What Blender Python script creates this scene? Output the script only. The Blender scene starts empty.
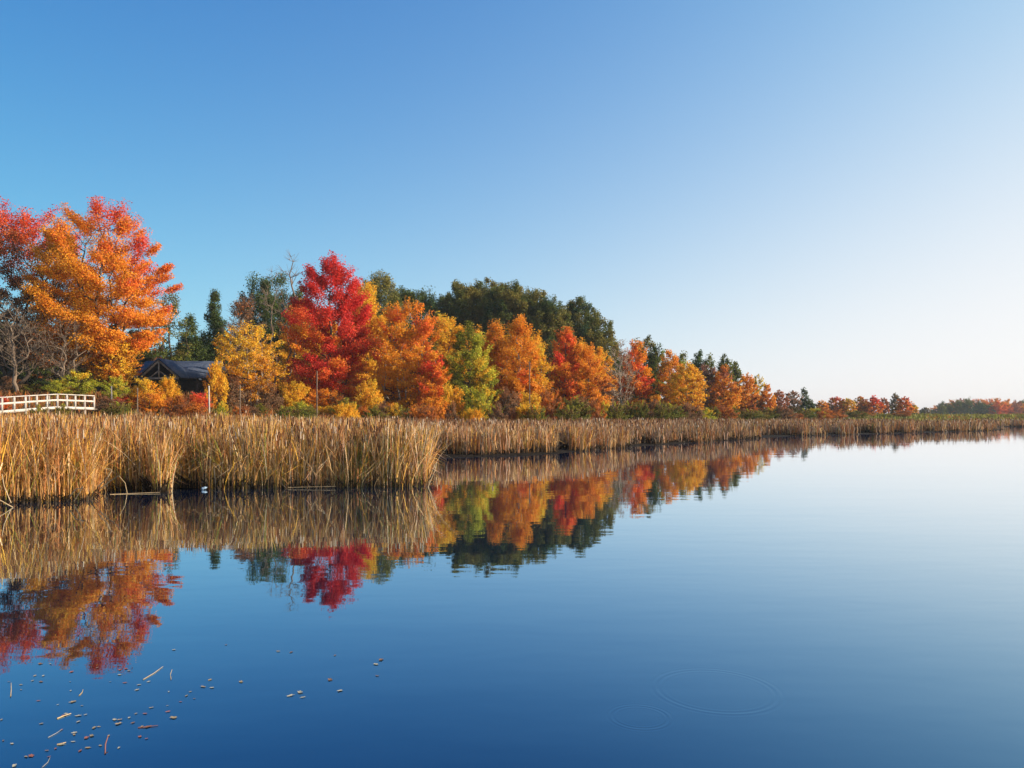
import bpy, math, random
import numpy as np
from mathutils import Vector
rng = np.random.default_rng(7)
random.seed(7)
F, HY, CAMH = 740.0, 417.0, 1.8          # focal length in pixels, horizon row, camera height
C = bpy.context.scene.collection
HAZE = 0.00016
SUN_AZ, SUN_EL, SUN_E = 95, 22, 5.0
AIR, DUST, OZONE, ALT, SKY_E, EXPO = 0.8, 1.0, 3.0, 0, 0.1, 0.66
# film response of the sky per channel: log gain, power, forward scattering round the sun, thinning with height
GRADE = ((1.152, .563, 1.878, -3.871), (1.62, .966, .872, -1.319), (1.461, .676, .512, -.957))
PI = math.pi
def wx(px, D): return (px - 512) / F * D
def wz(py, D): return CAMH + (HY - py) * D / F

# ------------------------------------------------------------------ terrain
def P(px, D): return (wx(px, D), D)
LAND = np.array([(-400, -60), (-60, 6), (-30, 10.5), (-14, 13.4), P(0, 14.8), P(60, 15.5), P(104, 16), P(110, 17.6),
    P(140, 17.9), P(160, 17.6), P(182, 18.2), P(250, 18.5), P(330, 18.9), P(400, 19.0), P(428, 19.3), P(431, 20.4), P(422, 22.5), P(395, 25),
    P(398, 28), P(418, 31), P(430, 31.9), P(520, 33.3), P(560, 35), P(600, 40.4), P(640, 44.4), P(700, 51),
    P(750, 61), P(800, 70), P(880, 79), P(960, 91), P(1000, 100), P(1007, 105), P(996, 120), P(985, 131), P(1024, 134),
    P(1200, 150), P(1500, 180), (600, 250), (3500, 700), (3500, 6000), (-3500, 6000), (-3500, -60)], float)
def sdist(x, y):
    x = np.atleast_1d(x).astype(float); y = np.atleast_1d(y).astype(float)
    best = np.full(x.shape, 1e18); ins = np.zeros(x.shape, bool)
    n = len(LAND)
    for i in range(n):
        ax, ay = LAND[i]; bx, by = LAND[(i + 1) % n]
        dx, dy = bx - ax, by - ay
        t = np.clip(((x - ax) * dx + (y - ay) * dy) / (dx * dx + dy * dy), 0, 1)
        best = np.minimum(best, (x - ax - t * dx) ** 2 + (y - ay - t * dy) ** 2)
        c = ((ay > y) != (by > y))
        with np.errstate(divide='ignore', invalid='ignore'):
            xi = ax + (y - ay) * dx / (dy if dy != 0 else 1e-9)
        ins ^= c & (x < xi)
    return np.where(ins, 1, -1) * np.sqrt(best)
def sm(v, a, b):
    t = np.clip((v - a) / (b - a), 0, 1); return t * t * (3 - 2 * t)
_tab = rng.random((256, 256))
def vnoise(x, y, s=1.0):
    x = np.asarray(x) / s + 1000.3; y = np.asarray(y) / s + 1000.7
    xi = np.floor(x).astype(int); yi = np.floor(y).astype(int); fx = x - xi; fy = y - yi
    fx = fx * fx * (3 - 2 * fx); fy = fy * fy * (3 - 2 * fy)
    g = lambda a, b: _tab[a % 256, b % 256]
    return (g(xi, yi) * (1 - fx) + g(xi + 1, yi) * fx) * (1 - fy) + (g(xi, yi + 1) * (1 - fx) + g(xi + 1, yi + 1) * fx) * fy
def ground(x, y, s=None):
    x = np.atleast_1d(x).astype(float); y = np.atleast_1d(y).astype(float)
    if s is None: s = sdist(x, y)
    z = np.where(s < .5, np.maximum(-0.9, (s - .5) * 0.12 - .01), 0.10 * np.clip((s - .5) / .6, 0, 1.0) - .01)
    z = z + sm(s, 22, 58) * 1.9 + sm(-x, 10, 45) * sm(y, 42, 76) * 2.2
    z = z + np.where(s > 3, (vnoise(x, y, 7) - 0.5) * 0.25 * sm(s, 3, 20), 0)
    return z
def gz(x, y): return float(ground(x, y)[0])

# ------------------------------------------------------------------ mesh helpers
def fast_mesh(name, V, Fq, col=None, smooth=False):
    me = bpy.data.meshes.new(name)
    V = np.asarray(V, np.float32).reshape(-1, 3); Fq = np.asarray(Fq, np.int32)
    k = Fq.shape[1]
    me.vertices.add(len(V)); me.vertices.foreach_set('co', V.ravel())
    me.loops.add(Fq.size); me.loops.foreach_set('vertex_index', Fq.ravel())
    me.polygons.add(len(Fq)); me.polygons.foreach_set('loop_start', np.arange(0, Fq.size, k, dtype=np.int32))
    if smooth: me.polygons.foreach_set('use_smooth', np.ones(len(Fq), bool))
    me.update(calc_edges=True)
    if col is not None:
        a = me.color_attributes.new('Col', 'FLOAT_COLOR', 'POINT')
        c = np.ones((len(V), 4), np.float32); c[:, :3] = col
        a.data.foreach_set('color', c.ravel())
    return me
def link(name, me, mat=None, parent=None, loc=None):
    o = bpy.data.objects.new(name, me); C.objects.link(o)
    if mat is not None and me is not None and len(me.materials) == 0: me.materials.append(mat)
    if parent is not None: o.parent = parent
    if loc is not None: o.location = loc
    return o
def tag(o, label=None, cat=None, group=None, kind=None):
    if label: o['label'] = label
    if cat: o['category'] = cat
    if group: o['group'] = group
    if kind: o['kind'] = kind
    return o
def thing(name, label, cat, loc, group=None, rz=0):
    o = bpy.data.objects.new(name, None); C.objects.link(o); o.location = loc; o.rotation_euler = (0, 0, rz)
    o.empty_display_size = 0.3
    return tag(o, label, cat, group)
def tube_arrays(P0, P1, R0, R1, k=5):
    P0 = np.asarray(P0, float).reshape(-1, 3); P1 = np.asarray(P1, float).reshape(-1, 3)
    R0 = np.asarray(R0, float).reshape(-1); R1 = np.asarray(R1, float).reshape(-1)
    d = P1 - P0; L = np.linalg.norm(d, axis=1, keepdims=True) + 1e-9; d = d / L
    a = np.cross(d, np.array([0.93, 0.31, 0.13])); bad = np.linalg.norm(a, axis=1) < 0.1
    a[bad] = np.cross(d[bad], np.array([0, 1.0, 0])); a /= np.linalg.norm(a, axis=1, keepdims=True)
    b = np.cross(d, a)
    th = np.arange(k) * 2 * PI / k
    ring = a[:, None, :] * np.cos(th)[None, :, None] + b[:, None, :] * np.sin(th)[None, :, None]
    v0 = P0[:, None, :] + ring * R0[:, None, None]; v1 = P1[:, None, :] + ring * R1[:, None, None]
    V = np.concatenate([v0, v1], 1).reshape(-1, 3)
    base = (np.arange(len(P0)) * 2 * k)[:, None, None]
    j = np.arange(k); q = np.stack([j, (j + 1) % k, k + (j + 1) % k, k + j], 1)[None]
    return V, (base + q).reshape(-1, 4)
class MB:
    """collects boxes and tubes into one mesh"""
    def __init__(s): s.V = []; s.F = []; s.n = 0
    def raw(s, V, Fq):
        s.V.append(np.asarray(V, float)); s.F.append(np.asarray(Fq) + s.n); s.n += len(V)
    def box(s, c, d, rz=0, fr=None):
        sx, sy, sz = d[0] / 2, d[1] / 2, d[2] / 2
        v = np.array([(x, y, z) for z in (-sz, sz) for x, y in ((-sx, -sy), (sx, -sy), (sx, sy), (-sx, sy))])
        if fr is not None: v = v @ np.array(fr)
        cr, sr = math.cos(rz), math.sin(rz)
        v = v @ np.array([[cr, sr, 0], [-sr, cr, 0], [0, 0, 1]]) + np.array(c)
        s.raw(v, [(0, 3, 2, 1), (4, 5, 6, 7), (0, 1, 5, 4), (1, 2, 6, 5), (2, 3, 7, 6), (3, 0, 4, 7)])
    def beam(s, a, b, w, h):
        a = np.array(a, float); b = np.array(b, float); d = b - a; L = np.linalg.norm(d); d /= L
        up = np.array([0, 0, 1.0]) if abs(d[2]) < 0.9 else np.array([0, 1.0, 0])
        sd = np.cross(up, d); sd /= np.linalg.norm(sd); u2 = np.cross(d, sd)
        s.box((a + b) / 2, (L, w, h), 0, np.array([d, sd, u2]))
    def tube(s, pts, rad, k=6):
        pts = np.array(pts, float); r = np.broadcast_to(np.array(rad, float), (len(pts),))
        V, Fq = tube_arrays(pts[:-1], pts[1:], r[:-1], r[1:], k); s.raw(V, Fq)
    def slab(s, quad, th):
        q = np.array(quad, float); n = np.cross(q[1] - q[0], q[3] - q[0]); n = n / np.linalg.norm(n) * th
        s.raw(np.concatenate([q, q - n]), [(0, 1, 2, 3), (7, 6, 5, 4), (0, 4, 5, 1), (1, 5, 6, 2), (2, 6, 7, 3), (3, 7, 4, 0)])
    def build(s, name, mat, parent=None, loc=None):
        return link(name, fast_mesh(name, np.concatenate(s.V), np.concatenate(s.F)), mat, parent, loc)

# ------------------------------------------------------------------ materials
def new_mat(name):
    m = bpy.data.materials.new(name); m.use_nodes = True
    nt = m.node_tree; nt.nodes.clear()
    return m, nt, nt.nodes, nt.links
def simple(name, col, rough=0.8, vary=0.3, scale=6.0, spec=0.3, stretch=(1, 1, 1), bump=0.0):
    m, nt, N, L = new_mat(name)
    out = N.new('ShaderNodeOutputMaterial'); b = N.new('ShaderNodeBsdfPrincipled'); L.new(b.outputs[0], out.inputs[0])
    tc = N.new('ShaderNodeTexCoord'); mp = N.new('ShaderNodeMapping'); mp.inputs['Scale'].default_value = stretch
    L.new(tc.outputs['Object'], mp.inputs[0])
    n = N.new('ShaderNodeTexNoise'); n.inputs['Scale'].default_value = scale; n.inputs['Detail'].default_value = 5
    L.new(mp.outputs[0], n.inputs['Vector'])
    r = N.new('ShaderNodeValToRGB'); L.new(n.outputs[0], r.inputs[0])
    r.color_ramp.elements[0].position = 0.3; r.color_ramp.elements[1].position = 0.7
    r.color_ramp.elements[0].color = (*[c * (1 - vary) for c in col], 1); r.color_ramp.elements[1].color = (*[min(1, c * (1 + vary)) for c in col], 1)
    L.new(r.outputs[0], b.inputs['Base Color']); b.inputs['Roughness'].default_value = rough
    b.inputs['Specular IOR Level'].default_value = spec
    if bump:
        bp = N.new('ShaderNodeBump'); bp.inputs['Distance'].default_value = bump; L.new(n.outputs[0], bp.inputs['Height']); L.new(bp.outputs[0], b.inputs['Normal'])
    return m
def leafy(name, trans=0.35, rough=0.6, spec=0.12):
    m, nt, N, L = new_mat(name)
    out = N.new('ShaderNodeOutputMaterial'); a = N.new('ShaderNodeAttribute'); a.attribute_name = 'Col'
    b = N.new('ShaderNodeBsdfPrincipled'); b.inputs['Roughness'].default_value = rough; b.inputs['Specular IOR Level'].default_value = spec
    t = N.new('ShaderNodeBsdfTranslucent'); mx = N.new('ShaderNodeMixShader'); mx.inputs[0].default_value = trans
    L.new(a.outputs['Color'], b.inputs['Base Color']); L.new(a.outputs['Color'], t.inputs['Color'])
    L.new(b.outputs[0], mx.inputs[1]); L.new(t.outputs[0], mx.inputs[2]); L.new(mx.outputs[0], out.inputs[0])
    return m
M_leaf = leafy('leaf', 0.4)
M_needle = leafy('needle', 0.25)
M_reed = leafy('reed', 0.25, 0.6, 0.2)
M_bark = simple('bark', (0.11, 0.08, 0.06), 0.9, 0.45, 3.0, stretch=(3, 3, .6))
M_barkg = simple('bark_grey', (0.30, 0.25, 0.20), 0.9, 0.4, 3.0, stretch=(3, 3, .6))
M_barkm = simple('bark_mid', (0.17, 0.125, 0.09), 0.9, 0.4, 3.0)
M_barkd = simple('bark_dark', (0.06, 0.045, 0.035), 0.9, 0.4, 3.0)
M_white = simple('white_wood', (0.58, 0.54, 0.49), 0.7, 0.15, 4.0, stretch=(1, 1, 4))
M_deck = simple('deck_wood', (0.30, 0.24, 0.19), 0.8, 0.3, 5.0)
M_roof = simple('roof_shingle', (0.05, 0.065, 0.10), 0.75, 0.35, 5.0)
M_dark = simple('dark_timber', (0.05, 0.035, 0.028), 0.85, 0.4, 4.0)
M_post = simple('weathered_post', (0.24, 0.22, 0.21), 0.85, 0.3, 5.0, stretch=(4, 4, .6))
M_birch = simple('pale_post', (0.45, 0.41, 0.36), 0.8, 0.25, 8.0)

# ground
def ground_material():
    m, nt, N, L = new_mat('ground')
    out = N.new('ShaderNodeOutputMaterial'); b = N.new('ShaderNodeBsdfPrincipled'); L.new(b.outputs[0], out.inputs[0])
    tc = N.new('ShaderNodeTexCoord')
    n1 = N.new('ShaderNodeTexNoise'); n1.inputs['Scale'].default_value = 0.15; n1.inputs['Detail'].default_value = 8
    L.new(tc.outputs['Object'], n1.inputs['Vector'])
    r = N.new('ShaderNodeValToRGB'); L.new(n1.outputs[0], r.inputs[0])
    e = r.color_ramp.elements; e[0].position = 0.3; e[0].color = (0.03, 0.022, 0.012, 1); e[1].position = 0.7; e[1].color = (0.16, 0.10, 0.045, 1)
    q = e.new(0.5); q.color = (0.08, 0.065, 0.025, 1)
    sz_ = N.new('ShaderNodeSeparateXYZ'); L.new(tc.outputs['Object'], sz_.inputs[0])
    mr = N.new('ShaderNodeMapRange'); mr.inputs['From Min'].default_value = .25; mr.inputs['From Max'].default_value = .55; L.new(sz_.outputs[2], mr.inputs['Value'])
    mm = N.new('ShaderNodeMix'); mm.data_type = 'RGBA'; L.new(mr.outputs[0], mm.inputs[0]); mm.inputs[6].default_value = (.016, .012, .009, 1)   # wet mud of the marsh, with the waterline shade painted into its near-black colour
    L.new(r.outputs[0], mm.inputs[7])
    L.new(mm.outputs[2], b.inputs['Base Color']); b.inputs['Roughness'].default_value = 0.95; b.inputs['Specular IOR Level'].default_value = 0.1
    n2 = N.new('ShaderNodeTexNoise'); n2.inputs['Scale'].default_value = 3; L.new(tc.outputs['Object'], n2.inputs['Vector'])
    bp = N.new('ShaderNodeBump'); bp.inputs['Distance'].default_value = 0.15; L.new(n2.outputs[0], bp.inputs['Height']); L.new(bp.outputs[0], b.inputs['Normal'])
    return m
def axis(c, half, n, lin):
    u = np.linspace(-1, 1, n); k = 6.0
    return c + np.sinh(u * k) / math.sinh(k) * (half - lin) + u * lin
gx = axis(5, 3400, 380, 120); gy = axis(60, 5500, 420, 120); gy = gy[gy > -50]
X, Y = np.meshgrid(gx, gy); Z = ground(X.ravel(), Y.ravel())
nx, ny = len(gx), len(gy)
i, j = np.meshgrid(np.arange(nx - 1), np.arange(ny - 1)); b0 = (j * nx + i).ravel()
GF = np.stack([b0, b0 + 1, b0 + 1 + nx, b0 + nx], 1)
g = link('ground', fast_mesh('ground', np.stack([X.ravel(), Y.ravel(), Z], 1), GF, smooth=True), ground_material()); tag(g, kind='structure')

# ------------------------------------------------------------------ water
def water_material():
    m, nt, N, L = new_mat('water')
    out = N.new('ShaderNodeOutputMaterial')
    tc = N.new('ShaderNodeTexCoord')
    def noise(scale, sx, sy, detail=2.0):
        mp = N.new('ShaderNodeMapping'); mp.inputs['Scale'].default_value = (sx, sy, 1)
        L.new(tc.outputs['Object'], mp.inputs[0])
        n = N.new('ShaderNodeTexNoise'); n.inputs['Scale'].default_value = scale; n.inputs['Detail'].default_value = detail
        L.new(mp.outputs[0], n.inputs['Vector']); return n.outputs[0]
    def math_(op, a, b=None, c=None):
        n = N.new('ShaderNodeMath'); n.operation = op
        for k, v in enumerate((a, b, c)):
            if v is None: continue
            if isinstance(v, (int, float)): n.inputs[k].default_value = v
            else: L.new(v, n.inputs[k])
        return n.outputs[0]
    h = math_('MULTIPLY', noise(1.6, 0.5, 1.2), 0.0018)
    h = math_('ADD', h, math_('MULTIPLY', noise(5.0, 0.6, 1.2), 0.0003))
    h = math_('ADD', h, math_('MULTIPLY', noise(0.25, 0.6, 1.5), 0.005))
    sep = N.new('ShaderNodeSeparateXYZ'); L.new(tc.outputs['Object'], sep.inputs[0])
    # rings left by fish: radius, wavelength, centre
    for (cx, cy, R, w, amp) in RINGS:
        dx = math_('SUBTRACT', sep.outputs[0], cx); dy = math_('SUBTRACT', sep.outputs[1], cy)
        d = math_('SQRT', math_('ADD', math_('MULTIPLY', dx, dx), math_('MULTIPLY', dy, dy)))
        e = math_('DIVIDE', math_('SUBTRACT', d, R), w)
        env = math_('EXPONENT', math_('MULTIPLY', math_('MULTIPLY', e, e), -0.6))
        s = math_('SINE', math_('MULTIPLY', e, 4.6))
        h = math_('ADD', h, math_('MULTIPLY', math_('MULTIPLY', env, s), amp))
    bp = N.new('ShaderNodeBump'); bp.inputs['Distance'].default_value = 1.0; bp.inputs['Strength'].default_value = 1.0
    L.new(h, bp.inputs['Height'])
    lw = N.new('ShaderNodeLayerWeight'); lw.inputs['Blend'].default_value = .5; L.new(bp.outputs[0], lw.inputs['Normal'])
    cc = N.new('ShaderNodeCombineColor')
    for k_, ex in enumerate((.235, .30, .355)): L.new(math_('ADD', math_('EXPONENT', math_('MULTIPLY', math_('POWER', math_('DIVIDE', math_('SUBTRACT', 1.0, lw.outputs['Facing']), ex), 1.5), -1.0)), .02), cc.inputs[k_])
    df = N.new('ShaderNodeBsdfDiffuse'); df.inputs['Color'].default_value = (0.0002, 0.002, 0.008, 1)
    gl = N.new('ShaderNodeBsdfGlossy'); gl.inputs['Roughness'].default_value = 0.015; L.new(cc.outputs[0], gl.inputs['Color']); L.new(bp.outputs[0], gl.inputs['Normal'])
    mx = N.new('ShaderNodeAddShader'); L.new(df.outputs[0], mx.inputs[0]); L.new(gl.outputs[0], mx.inputs[1])
    L.new(mx.outputs[0], out.inputs[0])
    return m
def pond(px, py):
    D = F * CAMH / (py - HY); return wx(px, D), D
rc1, rc2 = pond(716, 690), pond(640, 717)
RINGS = [(rc1[0], rc1[1], 0.385, 0.035, 0.00022), (rc2[0], rc2[1], 0.17, 0.025, 0.00022)]
wm = fast_mesh('water', [(-3300, -300, 0), (3300, -300, 0), (3300, 5400, 0), (-3300, 5400, 0)], [(0, 1, 2, 3)])
w = link('water', wm, water_material()); tag(w, kind='structure')

# ------------------------------------------------------------------ colours
COL = dict(red=(.78, .07, .04), crimson=(.70, .04, .045), scarlet=(.86, .16, .035), orange=(.92, .34, .03), amber=(.93, .40, .03), gold=(.92, .50, .04),
           yellow=(.86, .59, .055), lime=(.52, .52, .05), olive=(.20, .20, .025), green=(.075, .12, .022), pine=(.11, .135, .026), spruce=(.04, .095, .04),
           brown=(.20, .10, .045), rust=(.52, .16, .035), dull=(.26, .16, .09), pink=(.40, .15, .09), pineb=(.25, .21, .045), dgreen=(.03, .05, .015))
def ramp(stops, t):
    pos = np.array([s[0] for s in stops]); cs = np.array([COL[s[1]] for s in stops])
    return np.stack([np.interp(t, pos, cs[:, k]) for k in range(3)], 1)
PROF = dict(round=[(0, .45), (.15, .8), (.4, 1), (.65, .9), (.85, .6), (.95, .3), (1, .08)],
            oval=[(0, .5), (.15, .85), (.4, 1), (.62, .93), (.8, .74), (.92, .48), (1, .15)],
            spread=[(0, .35), (.2, .75), (.45, 1), (.7, .95), (.88, .7), (.97, .35), (1, .1)],
            cone=[(0, .9), (.12, 1), (.4, .72), (.7, .38), (.9, .14), (1, .02)],
            pine=[(0, .55), (.25, .9), (.5, 1), (.72, .85), (.88, .58), (.97, .28), (1, .08)],
            dome=[(0, .6), (.25, .95), (.5, 1), (.72, .93), (.86, .78), (.95, .52), (1, .25)],
            column=[(0, .6), (.2, .9), (.5, 1), (.75, .75), (.9, .4), (1, .05)])

def tree_meshes(H, R, prof='oval', cb=0.15, pal=(((0, 'orange'), (1, 'red'))), hw=0.6, nw=0.5, xw=0.0, D=90, cover=2.6, needle=False,
                rc=None, bare=False, lobes=0.22, trunk_r=None, seed=0, open_=1.0, stems=1, ls=1.0, lean=0.0, spray=1.0):
    r = np.random.default_rng(seed + 100)
    Hc = H * (1 - cb)
    if rc is None: rc = min(max(0.068 * Hc, 0.11 * R, 0.22), 1.15)
    A = 2 * PI * R * Hc * 0.7
    nc = int(np.clip(A / (rc * rc * 1.5) * open_, 14, 1300))
    tp = np.array([p[0] for p in PROF[prof]]); wp = np.array([p[1] for p in PROF[prof]])
    ts = np.linspace(0, 1, 200); w = np.interp(ts, tp, wp) + 0.05; cdf = np.cumsum(w); cdf /= cdf[-1]
    t = np.interp(r.random(nc), cdf, ts); th = r.random(nc) * 2 * PI
    ph = r.random((5, 3)) * 2 * PI
    lob = sum(np.cos(th * (k + 2) + t * (4 + 3 * k) + ph[k, 0]) * np.cos(t * (5 + 2 * k) + ph[k, 1]) for k in range(5)) / 2.2
    u = r.random(nc) ** 0.42
    rad = R * np.interp(t, tp, wp) * (1 + lobes * lob) * u
    cen = np.stack([np.cos(th) * rad + lean * t * R, np.sin(th) * rad, H * cb + Hc * (t * 0.97) - 0.2 * rc], 1)
    cen[:, 2] += r.normal(0, 0.02 * Hc, nc); cen[:, 2] = np.minimum(cen[:, 2], H - 0.45 * rc * r.uniform(.8, 1.6, nc))
    # -------- skeleton
    P_, par = [], []
    for s in range(stems):
        a = s * 2 * PI / max(stems, 1) + r.random() * 2; sp = (0 if stems == 1 else 1)
        top = np.array([lean * R * .8 + sp * math.cos(a) * R * .35, sp * math.sin(a) * R * .35, H * (0.9 if needle or prof == 'cone' else 0.72)])
        bs = np.array([sp * math.cos(a) * 0.15, sp * math.sin(a) * 0.15, -0.3]); n = 12
        for k in range(n + 1):
            q = bs + (top - bs) * (k / n); q = q + np.array([*r.normal(0, 0.012 * H * (k > 1), 2), 0])
            if sp: q[:2] += np.array([math.cos(a), math.sin(a)]) * R * 0.12 * math.sin(PI * k / n)
            P_.append(q); par.append(len(P_) - 2 if k else -1)
    order = np.argsort(np.hypot(cen[:, 0], cen[:, 1]) + 0.15 * np.abs(cen[:, 2] - H * cb))
    tips = []
    for ci in order:
        c = cen[ci]; A_ = np.array(P_); dv = c - A_
        dh = np.hypot(dv[:, 0], dv[:, 1]); dist = np.linalg.norm(dv, axis=1)
        want = dh * (0.15 if needle else 0.55)
        cost = dist + 1.6 * np.maximum(0, want - dv[:, 2]) + 6 * (A_[:, 2] < H * 0.06)
        b = int(np.argmin(cost)); L = dist[b]; ns = max(1, int(L / max(0.6, H * 0.05)))
        prev = b; a0 = A_[b]
        for k in range(1, ns + 1):
            f = k / ns; q = a0 + (c - a0) * f; q = q + np.array([0, 0, -0.08 * L * math.sin(PI * f) * (0 if needle else 1)])
            if k < ns: q = q + r.normal(0, 0.03 * L, 3)
            P_.append(q); par.append(prev); prev = len(P_) - 1
        tips.append(prev)
    P_ = np.array(P_); par = np.array(par); cnt = np.zeros(len(P_))
    cnt[tips] += 1
    for k in range(len(P_) - 1, -1, -1):
        if par[k] >= 0: cnt[par[k]] += cnt[k]
    cnt = np.maximum(cnt, 0.5)
    tr = trunk_r or 0.013 * H / (stems ** 0.4)
    rr = tr * (cnt / cnt.max()) ** 0.5
    rr = np.maximum(rr, 0.00022 * D)
    ok = par >= 0
    P0, P1, R0, R1 = P_[par[ok]], P_[ok], np.minimum(rr[par[ok]], rr[ok] * 1.5), rr[ok]
    # twigs
    nt_ = (5 if bare else 1)
    tc = np.repeat(cen, nt_, 0); d = r.normal(0, 1, tc.shape); d[:, 2] = np.abs(d[:, 2]) * (1.3 if bare else .6) + .2
    out = tc.copy(); out[:, 2] = 0; out /= (np.linalg.norm(out, axis=1, keepdims=True) + .01); d = d + out * 1.2
    d /= np.linalg.norm(d, axis=1, keepdims=True)
    te = tc + d * rc * (1.3 if bare else 0.8) * r.uniform(.5, 1.2, (len(tc), 1))
    P0 = np.concatenate([P0, tc]); P1 = np.concatenate([P1, te])
    tw = 0.00016 * D + 0.003
    R0 = np.concatenate([R0, np.full(len(tc), tw * 1.3)]); R1 = np.concatenate([R1, np.full(len(tc), tw * .6)])
    big = R0 > 0.05
    V1, F1 = tube_arrays(P0[big], P1[big], R0[big], R1[big], 7); V2, F2 = tube_arrays(P0[~big], P1[~big], R0[~big], R1[~big], 3)
    trunk = fast_mesh('trunk', np.concatenate([V1, V2]), np.concatenate([F1, F2 + len(V1)]), smooth=True)
    if bare and cover <= 0: return trunk, None
    # -------- leaves
    s = max(0.12, 0.0021 * D) * ls
    nl = int(min(cover * A / (0.375 * s * s), 170000) * open_)
    wgt = r.uniform(0.3, 1.0, nc); ci = r.choice(nc, nl, p=wgt / wgt.sum())
    c = cen[ci]; o = cen.copy(); o[:, 2] = (cen[:, 2] - H * (cb + .3)) * 0.35 + .38 * rad; o /= (np.linalg.norm(o, axis=1, keepdims=True) + .05)
    if needle: o = o * 0.3 + np.array([0, 0, .6]); o /= np.linalg.norm(o, axis=1, keepdims=True)
    side = np.cross(o, [0, 0, 1.0]); side /= (np.linalg.norm(side, axis=1, keepdims=True) + 1e-6); upv = np.cross(side, o)
    g3 = np.clip(r.normal(0, 0.5, (nl, 3)), -1.0, 1.0)
    sz = (r.uniform(.7, 1.35, nc) * rc)[ci][:, None]
    ext = (1.0, .9, .55) if needle else (1.0 * spray, .75, .38)
    pos = c + (o[ci] * g3[:, :1] * ext[0] + side[ci] * g3[:, 1:2] * ext[1] + upv[ci] * g3[:, 2:] * ext[2]) * sz
    nrm = r.normal(0, 1, (nl, 3)) + np.array([0, 0, 0.6]) + o[ci] * 1.0; nrm /= np.linalg.norm(nrm, axis=1, keepdims=True)
    ax = r.normal(0, 1, (nl, 3)) + o[ci] * 0.8; ax -= nrm * (ax * nrm).sum(1, keepdims=True); ax /= np.linalg.norm(ax, axis=1, keepdims=True)
    bx = np.cross(nrm, ax); l = s * r.uniform(.6, 1.25, (nl, 1)); wd = l * (0.28 if needle else 0.42); l2 = l * (.75 if needle else .5)
    V = np.stack([pos - ax * l2, pos + bx * wd - ax * l2 * .1, pos + ax * l2, pos - bx * wd - ax * l2 * .1], 1)
    V[:, 2] += nrm * l * 0.1
    Fq = np.arange(nl * 4).reshape(-1, 4)
    tt = (cen[:, 2] - H * cb) / Hc; nz = vnoise(cen[:, 0] + seed * 3.1, cen[:, 2] * 1.0 + cen[:, 1] * .7, max(R * .45, .6)) - .5
    score = (0.5 + hw * (tt - 0.5) + nw * nz * 1.6 + xw * cen[:, 0] / R + r.normal(0, .07, nc))[ci] + r.normal(0, .07, nl)
    col = ramp(pal, np.clip(score, 0, 1)); col = col * r.uniform(.78, 1.15, (nl, 1)) * (1 + r.normal(0, .06, (nl, 3)))
    col = np.clip(col, .004, .85)
    crown = fast_mesh('crown', V.reshape(-1, 3), Fq, np.repeat(col, 4, 0))
    return trunk, crown
nseed = [0]
def tree(name, label, px, top, wpx, D, group=None, cat='tree', bark=None, base=None, partname=('trunk', 'crown'), **k):
    nseed[0] += 1
    x = wx(px, D); z0 = gz(x, D) - 0.05
    if base is not None: z0 = wz(base, D)
    H = wz(top, D) - z0; R = wpx / 2 * D / F
    nd = k.get('needle', False)
    tm, cm = tree_meshes(H * 1.0, R * 0.93, D=D, seed=nseed[0], **k)
    t = thing(name, label, cat, (x, D, z0), group)
    link(partname[0], tm, bark or M_bark, t)
    if cm: link(partname[1], cm, M_needle if nd else M_leaf, t)
    return t
def copy_tree(src, loc, sc, rz, label, group=None):
    c = src.copy(); C.objects.link(c); c.location = loc; c.scale = sc; c.rotation_euler = (0, 0, rz); c['label'] = label
    if group: c['group'] = group
    for ch in list(src.children):
        d = ch.copy(); C.objects.link(d); d.parent = c
    return c

O_R = ((0, 'amber'), (.35, 'orange'), (.7, 'scarlet'), (1, 'red'))
ORG = ((0, 'brown'), (.25, 'rust'), (.5, 'orange'), (.8, 'orange'), (1, 'amber'))
GOLD = ((0, 'rust'), (.3, 'amber'), (.7, 'gold'), (1, 'yellow'))
RED = ((0, 'amber'), (.12, 'orange'), (.28, 'scarlet'), (.5, 'red'), (1, 'crimson'))
PINE = ((0, 'spruce'), (.4, 'pine'), (.8, 'pineb'), (1, 'pineb'))
SPR = ((0, 'spruce'), (1, 'pine'))
BRN = ((0, 'brown'), (.5, 'dull'), (1, 'rust'))
DRK = ((0, 'dgreen'), (.5, 'pine'), (1, 'brown'))
YG = ((0, 'olive'), (.5, 'lime'), (1, 'gold'))
# ------------------------------------------------------------------ trees: the left group
tree('maple_tree', 'tall maple at the left edge with a red top over thin brown half-bare boughs', 12, 204, 150, 78, cat='maple tree', prof='spread', cb=.2,
     pal=((0, 'dull'), (.45, 'brown'), (.62, 'rust'), (.78, 'scarlet'), (1, 'red')), hw=1.1, nw=.25, cover=1.7, stems=3, lobes=.3, bark=M_barkd, trunk_r=.22)
tree('maple_tree', 'huge spreading orange maple with red upper right boughs beside the boardwalk', 103, 204, 138, 73, cat='maple tree', prof='spread', cb=.13,
     pal=((0, 'rust'), (.2, 'orange'), (.4, 'amber'), (.6, 'orange'), (.85, 'scarlet'), (1, 'red')), hw=.38, nw=.25, xw=.2, cover=2.7, stems=4, lobes=.10, bark=M_barkd, trunk_r=.2, lean=.0)
tree('maple_tree', 'orange-brown maple bough cluster low in front of the huge orange maple', 62, 296, 84, 71, cat='maple tree', prof='round', cb=.25,
     pal=((0, 'brown'), (.6, 'rust'), (.85, 'orange'), (1, 'orange')), hw=.1, nw=.6, cover=.5, stems=2, bark=M_barkg, open_=.8)
tree('maple_tree', 'low golden maple reaching right over the shrubs by the shelter', 117, 338, 42, 72, cat='maple tree', prof='round', cb=.2, pal=GOLD, hw=.2, nw=.6, cover=1.5, lean=.3)
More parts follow.
